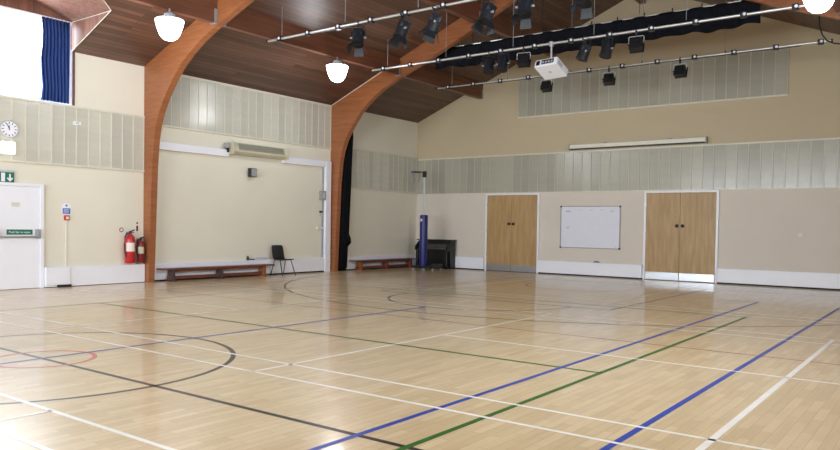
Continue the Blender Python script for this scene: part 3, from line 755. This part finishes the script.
MB().box(L+.02, L+.115, 14.96, 15.15, 2.05, 2.31, .006).done('case', 'grey', t)
MB().box(L+.115, L+.118, 15.0, 15.1, 2.1, 2.26).done('cover', 'lgrey', t)
MB().box(L, L+.02, 15.0, 15.1, 2.1, 2.2).done('back_plate', 'grey', t)
t = thing('key_switch', 'small dark switch and pale plate below the grey control box', 'switch', (L, 15.08, 1.7)); t['_world'] = 1
MB().box(L, L+.035, 15.0, 15.1, 1.69, 1.74).done('switch', 'black', t)
MB().box(L, L+.02, 15.0, 15.1, 1.60, 1.67).done('plate', 'lgrey', t)
t = thing('wall_hook', 'white bracket with round end fixed beside the upright trunking', 'bracket', (L, 15, 1.25)); t['_world'] = 1
MB().box(L, L+.05, 14.93, 15.15, 1.235, 1.27, .005).done('arm', 'white', t)
MB().lathe([(0, 0), (.05, 0), (.055, .03), (.04, .06), (0, .065)], n=16, mtx=Matrix.Translation((L, 14.92, 1.25)) @ RX90).done('end_disc', 'offwhite', t, smooth=True)
t = thing('skirting_valve', 'dark valve and pale cover lying on the white skirting behind the chair', 'valve', (L+.05, 12.6, .405)); t['_world'] = 1
MB().lathe([(0, 0), (.03, 0), (.035, .05), (.025, .08), (.03, .1), (0, .12)], (L+.045, 12.38, .405), 14).done('valve_head', 'black', t, smooth=True)
MB().path([(L+.045, 12.38, .44), (L+.05, 12.5, .43), (L+.05, 12.6, .42)], .014, 8).done('pipe', 'black', t)
MB().box(L+.01, L+.08, 12.6, 13.02, .405, .47, .008).done('cover', 'lgrey', t)

# benches
def bench(label, y0, y1, legm, topm='bench'):
    xa, xb = L+.13, L+.39; t = thing('gym_bench', label, 'bench', ((xa+xb)/2, (y0+y1)/2, 0), 'low gym benches'); t['_world'] = 1
    MB().box(xa, xb, y0, y1, .27, .305, .006).done('seat_plank', topm, t)
    MB().box(xa+.105, xb-.105, y0+.2, y1-.2, .045, .12, .004).done('balance_beam', topm, t)
    for i, yy in enumerate((y0+.3, (y0+y1)/2, y1-.3)):
        MB().prism([(xa+.02, yy-.035, .0), (xb-.02, yy-.035, 0), (xb-.035, yy-.035, .27), (xa+.035, yy-.035, .27)], (0, .07, 0)).done('leg', legm[i], t)
        MB().box(xa+.01, xb-.01, yy-.05, yy+.05, .0, .03, .004).done('foot', legm[i], t)
    mb = MB()
    for s_ in (-.02, .02): mb.path([((xa+xb)/2+s_*4, y1-.03, .27), ((xa+xb)/2+s_*4, y1+.03, .25), ((xa+xb)/2+s_*4, y1+.06, .28)], .01, 6)
    mb.done('fixing_hook', 'steel', t)
    MB().box(xa+.06, xb-.06, y0+.4, y1-.4, .22, .27, .003).done('under_rail', topm, t)
bench('long low wooden gym bench with two shade-toned legs between the arches', 9.68, 12.98, ('bench_leg_shaded', 'bench_leg_shaded', 'bench_leg'))
bench('long low wooden gym bench in the far corner beside the black drape', 16.15, 19.2, ('bench_leg', 'bench', 'bench'))

# chair
t = thing('stacking_chair', 'black plastic stacking chair standing against the wall by the bench', 'chair', (-14.33, 13.28, 0))
mb = MB()
def shell(pts, w):                                   # bent sheet across the width
    th = .012; prev = None; n = 8
    rows = []
    for (x, z, ww, cv) in pts:
        rows.append([mb.bm.verts.new((x - cv*(1-(2*k/n-1)**2)*.6, ww*(2*k/n-1), z + 0)) for k in range(n+1)])
    for a, b in zip(rows, rows[1:]):
        for k in range(n): mb.bm.faces.new((a[k], a[k+1], b[k+1], b[k]))
shell([(.21, .415, .19, 0), (.20, .435, .205, 0), (.1, .43, .215, 0), (-.08, .425, .215, 0), (-.15, .435, .21, 0)], 0)
o = mb.done('seat', 'plastic_black', t, smooth=True); o.modifiers.new('thickness', 'SOLIDIFY').thickness = .014
mb = MB()
shell([(-.15, .435, .21, .0), (-.175, .47, .205, .015), (-.195, .56, .205, .03), (-.215, .68, .2, .035), (-.235, .76, .185, .03), (-.24, .785, .16, .028)], 0)
o = mb.done('backrest', 'plastic_black', t, smooth=True); o.modifiers.new('thickness', 'SOLIDIFY').thickness = .014
for sx, sy in ((1, -1), (1, 1), (-1, -1), (-1, 1)):
    MB().path([(sx*.09, sy*.17, .42), (sx*.10, sy*.19, .405), (sx*(.235 if sx > 0 else .215), sy*.225, .012)], .012, 8).lathe([(0, 0), (.017, 0), (.017, .025), (0, .025)], (sx*(.235 if sx > 0 else .215), sy*.225, 0), 10).done('leg', 'black', t)
MB().tube((.1, -.19, .405), (.1, .19, .405), .011, 8).tube((-.1, -.19, .405), (-.1, .19, .405), .011, 8).tube((-.1, -.18, .41), (.1, -.18, .41), .011, 8).tube((-.1, .18, .41), (.1, .18, .41), .011, 8).done('seat_frame', 'black', t)

# ================================================================== FAR CORNER: PIANO AND POST
px0, px1, py0, py1 = -14.33, -13.02, 18.98, B-.1
t = thing('upright_piano', 'black upright piano in the far corner behind the blue post', 'piano', ((px0+px1)/2, (py0+py1)/2, 0)); t['_world'] = 1
MB().box(px0+.05, px1-.05, py0+.27, py1, .06, .90, .008).done('case', 'piano', t)
for xx in (px0+.02, px1-.07): MB().prism([(xx, py0+.05, .58), (xx, py0+.05, .70), (xx, py0+.25, .88), (xx, py1, .9), (xx, py1, 0), (xx, py0+.26, 0), (xx, py0+.22, .55)], (.05, 0, 0)).done('side_panel', 'piano', t)
MB().box(px0-.03, px1+.02, py0+.2, py1+.01, .90, .93, .006).done('lid', 'piano', t)
MB().box(px0+.07, px1-.07, py0+.05, py0+.30, .57, .62, .006).done('key_bed', 'piano', t)
MB().box(px0+.12, px1-.12, py0+.07, py0+.21, .62, .645).done('keyboard', 'keys', t)
MB().prism([(px0+.07, py0+.21, .62), (px0+.07, py0+.26, .78), (px0+.07, py0+.275, .78), (px0+.07, py0+.275, .62)], (px1-px0-.14, 0, 0)).done('fallboard', 'keys', t)
for xx in (px0+.05, px1-.12): MB().box(xx, xx+.07, py0+.06, py0+.12, 0, .57, .008).box(xx, xx+.07, py0+.06, py0+.3, 0, .06, .006).done('leg', 'piano', t)
mb = MB()
for k in (-.1, 0, .1): mb.box((px0+px1)/2+k-.02, (px0+px1)/2+k+.02, py0+.14, py0+.28, .05, .065, .004)
mb.done('pedal', 'steel', t)

pxp, pyp = -13.39, 18.25
t = thing('netball_post', 'netball post in blue padding with a black ring, before the piano', 'netball post', (pxp, pyp, 0)); t['_world'] = 1
MB().tube((pxp, pyp, .05), (pxp, pyp, 3.05), .032, 14).done('pole', 'lgrey', t, smooth=True)
MB().lathe([(0, .12), (.115, .12), (.125, .16), (.125, 1.66), (.115, 1.70), (0, 1.70)], (pxp, pyp, 0), 20).done('padding', 'blue_pad', t, smooth=True)
MB().lathe([(.128, .0), (.13, .01), (.13, .05), (.128, .06), (.1, .06), (.1, 0)], (pxp, pyp, 1.38), 20).done('padding_strap', 'blue_pad', t)
MB().box(pxp-.03, pxp+.03, pyp-.14, pyp-.12, 1.5, 1.58).done('padding_label', 'label', t)
MB().tube((pxp+.03, pyp, 3.03), (pxp-.14, pyp-.03, 3.03), .014, 8).box(pxp-.05, pxp+.05, pyp-.045, pyp+.045, 2.86, 3.05, .006).done('ring_arm', 'black', t)
rg = MB().torus((pxp-.27, pyp-.06, 3.03), .16, .016, 'Z', 32, 8).done('ring', 'black', t, smooth=True)
mb = MB()
for k in range(16):
    a0 = 2*PI*k/16; c = (pxp-.27, pyp-.06)
    for s_ in (1, -1):
        mb.tube((c[0]+.16*math.cos(a0), c[1]+.16*math.sin(a0), 3.02), (c[0]+.1*math.cos(a0+s_*.5), c[1]+.1*math.sin(a0+s_*.5), 2.72), .003, 4)
mb.done('net', 'grey', t)
bs = MB().box(pxp-.3, pxp+.55, pyp-.22, pyp-.14, .06, .13, .006).box(pxp-.3, pxp+.55, pyp+.2, pyp+.28, .06, .13, .006).box(pxp-.12, pxp+.12, pyp-.22, pyp+.28, .05, .12, .006).box(pxp+.45, pxp+.55, pyp-.22, pyp+.28, .06, .2, .006)
bs.done('base_frame', 'black', t)
for xx, yy in ((pxp-.25, pyp-.18), (pxp+.15, pyp-.18), (pxp+.5, pyp-.18), (pxp-.25, pyp+.24), (pxp+.5, pyp+.24)):
    MB().tube((xx, yy-.02, .04), (xx, yy+.02, .04), .04, 14).done('wheel', 'grey', t)

# ================================================================== BACK WALL FITTINGS
t = thing('whiteboard', 'whiteboard with faint writing between the two pairs of oak doors', 'whiteboard', (-8.5, B, 1.39)); t['_world'] = 1
wx0, wx1, wz0, wz1 = -9.405, -7.62, .805, 1.985
MB().box(wx0, wx1, B-.018, B, wz0, wz1).done('writing_surface', 'board', t)
MB().box(wx0-.015, wx0+.012, B-.026, B, wz0, wz1).box(wx1-.012, wx1+.015, B-.026, B, wz0, wz1).box(wx0, wx1, B-.026, B, wz1-.006, wz1+.016).box(wx0, wx1, B-.026, B, wz0-.016, wz0+.006).done('frame', 'grey', t)
for xx, zz in ((wx0, wz0), (wx0, wz1), (wx1, wz0), (wx1, wz1)): MB().box(xx-.024, xx+.024, B-.032, B, zz-.024, zz+.024, .005).done('corner_clip', 'black', t)
mb = MB()
def scrawl(x, z, n, h=.03):
    for i in range(n):
        q = random.uniform(.6, 1)
        mb.box(x+i*.028, x+i*.028+.017, B-.0195, B-.018, z, z+h*q)
scrawl(-9.25, 1.83, 5, .045); scrawl(-9.23, 1.36, 3, .035)
for x_ in (-8.86, -8.78, -8.5, -8.45, -8.2, -8.14): scrawl(x_, 1.88, 2, .015)
scrawl(-7.9, 1.84, 4, .02); scrawl(-7.88, 1.89, 4, .01); scrawl(-9.2, 1.41, 4, .008); scrawl(-7.75, .86, 2, .02)
mb.done('writing', 'ink', t)
t = thing('projection_screen', 'rolled-up white projection screen case above the whiteboard', 'projection screen', (-7.23, B, 3.68)); t['_world'] = 1
MB().box(-9.13, -5.33, B-.15, B-.035, 3.64, 3.76, .02).done('case', 'offwhite', t)
MB().box(-9.1, -5.36, B-.14, B-.05, 3.615, 3.645, .004).done('bottom_bar', 'black', t)
for xx in (-9.14, -5.34): MB().box(xx-.012, xx+.024, B-.155, B-.03, 3.61, 3.77, .004).done('end_cap', 'grey', t)
for xx in (-8.1, -6.3): MB().box(xx-.03, xx+.03, B-.1, B, 3.765, 3.79).done('wall_bracket', 'grey', t)
t = thing('wall_plate', 'blank cream wall plate right of the oak doors', 'wall plate', (-3.12, B, 1.28)); t['_world'] = 1
MB().box(-3.17, -3.07, B-.012, B, 1.235, 1.325, .004).done('plate', 'offwhite', t)
MB().lathe([(0, 0), (.006, 0), (.006, .003), (0, .003)], n=8, mtx=Matrix.Translation((-3.155, B-.012, 1.28)) @ Matrix.Rotation(PI/2, 4, 'X')).done('screw', 'grey', t)
t = thing('skirting_dark_item', 'small dark item on top of the white skirting below the whiteboard', 'small_item', (-8.3, B-.05, .39)); t['_world'] = 1  # item of unknown kind, modelled as a small dark block
MB().box(-8.36, -8.18, B-.075, B-.03, .39, .425, .006).done('body', 'grey', t)
MB().box(-8.33, -8.21, B-.06, B-.045, .425, .44, .003).done('top_piece', 'black', t)

# cable on the right end of the last bar, vent in the nearest bay
t = tag(MB().path([(-2.47, 17.0, 5.80), (-2.46, 17.02, 5.6), (-2.41, 17.05, 5.42), (-2.33, 17.1, 5.30), (-2.2, 17.15, 5.235), (-2.0, 17.2, 5.20), (-1.6, 17.2, 5.20), (-1.2, 17.2, 5.4), (-1.0, 17.2, roof(-1.0)-.03)], .016, 8).done('power_cable', 'black', smooth=True),
        'slack black cable looping off the right end of the thin far bar', 'cable')
MB().path([(-2.47, 17.0, 5.80), (-2.47, 17.0, roof(-2.47)-.02)], .016, 8).done('cable_drop', 'black', t)
zz = roof(-12.6)
t = thing('ceiling_vent', 'dark vent in the board ceiling beside the dormer', 'vent', (-12.6, 7.2, zz)); t['_world'] = 1
sl = Matrix.Translation((-12.75, 7.43, roof(-12.75))) @ Matrix.Rotation(-math.atan(SL), 4, 'Y')
MB().box(-.12, .12, -.1, .1, -.03, .0, .004, mtx=sl).done('frame', 'black', t)
mb = MB()
for k in range(4): mb.box(-.1, .1, -.08+.045*k, -.055+.045*k, -.036, -.03, mtx=sl)
mb.done('louvres', 'lantern', t)
sc.world = None

# ================================================================== DAYLIGHT
struct(MB().box(-60, 45, -50, 60, -.4, -.2), 'ground', 'tarmac')
w = bpy.data.worlds.new('overcast_sky'); sc.world = w; w.use_nodes = True
bg = w.node_tree.nodes['Background']; bg.inputs[0].default_value = (0.86, 0.94, 1.0, 1); bg.inputs[1].default_value = 5.0
def daylight(name, loc, rot, sx, sy, power, col=(0.80, 0.90, 1.0)):
    li = bpy.data.lights.new(name, 'AREA'); li.shape = 'RECTANGLE'; li.size = sx; li.size_y = sy; li.energy = power; li.color = col
    o = bpy.data.objects.new(name, li); C.objects.link(o); o.location = loc; o.rotation_euler = rot
    return o
daylight('window_daylight', (L-.16, WC, (WZ0+WZ1)/2), (0, -PI/2, 0), WZ1-WZ0-.1, WY1-WY0-.1, 150)
daylight('window_daylight', (R+.16, WC, (WZ0+WZ1)/2), (0, PI/2, 0), WZ1-WZ0-.1, WY1-WY0-.1, 560)
for a, b in FW: daylight('window_daylight', ((a+b)/2, F-.14, (FZ0+FZ1)/2), (PI/2, 0, 0), b-a-.1, FZ1-FZ0-.1, 570)

# ================================================================== CAMERA
yaw, pitch, roll = 0.6377843, -0.0254844, 0.0158190
f = Vector((-math.sin(yaw)*math.cos(pitch), math.cos(yaw)*math.cos(pitch), math.sin(pitch)))
rt = Vector((math.cos(yaw), math.sin(yaw), 0)); up = rt.cross(f)
r2 = math.cos(roll)*rt + math.sin(roll)*up; u2 = -math.sin(roll)*rt + math.cos(roll)*up
cam = bpy.data.cameras.new('camera'); co = bpy.data.objects.new('camera', cam); C.objects.link(co)
mw = Matrix((r2, u2, -f)).transposed().to_4x4(); mw.translation = (0, 0, 1.343); co.matrix_world = mw
cam.sensor_width = 36; cam.lens = 36*729.492/840; cam.shift_y = 20/840; cam.clip_start = 0.05; cam.clip_end = 200
sc.camera = co

sc.view_settings.view_transform = 'Standard'; sc.view_settings.look = 'None'
sc.view_settings.gamma = 1; sc.view_settings.use_curve_mapping = False; sc.view_settings.exposure = 0.3
sc.cycles.use_denoising = True; sc.cycles.max_bounces = 10; sc.cycles.diffuse_bounces = 6; sc.cycles.glossy_bounces = 4; sc.cycles.transparent_max_bounces = 8
sc.cycles.sample_clamp_indirect = 6; sc.cycles.caustics_reflective = False; sc.cycles.caustics_refractive = False
for o in list(bpy.data.objects):
    if '_world' in o: del o['_world']
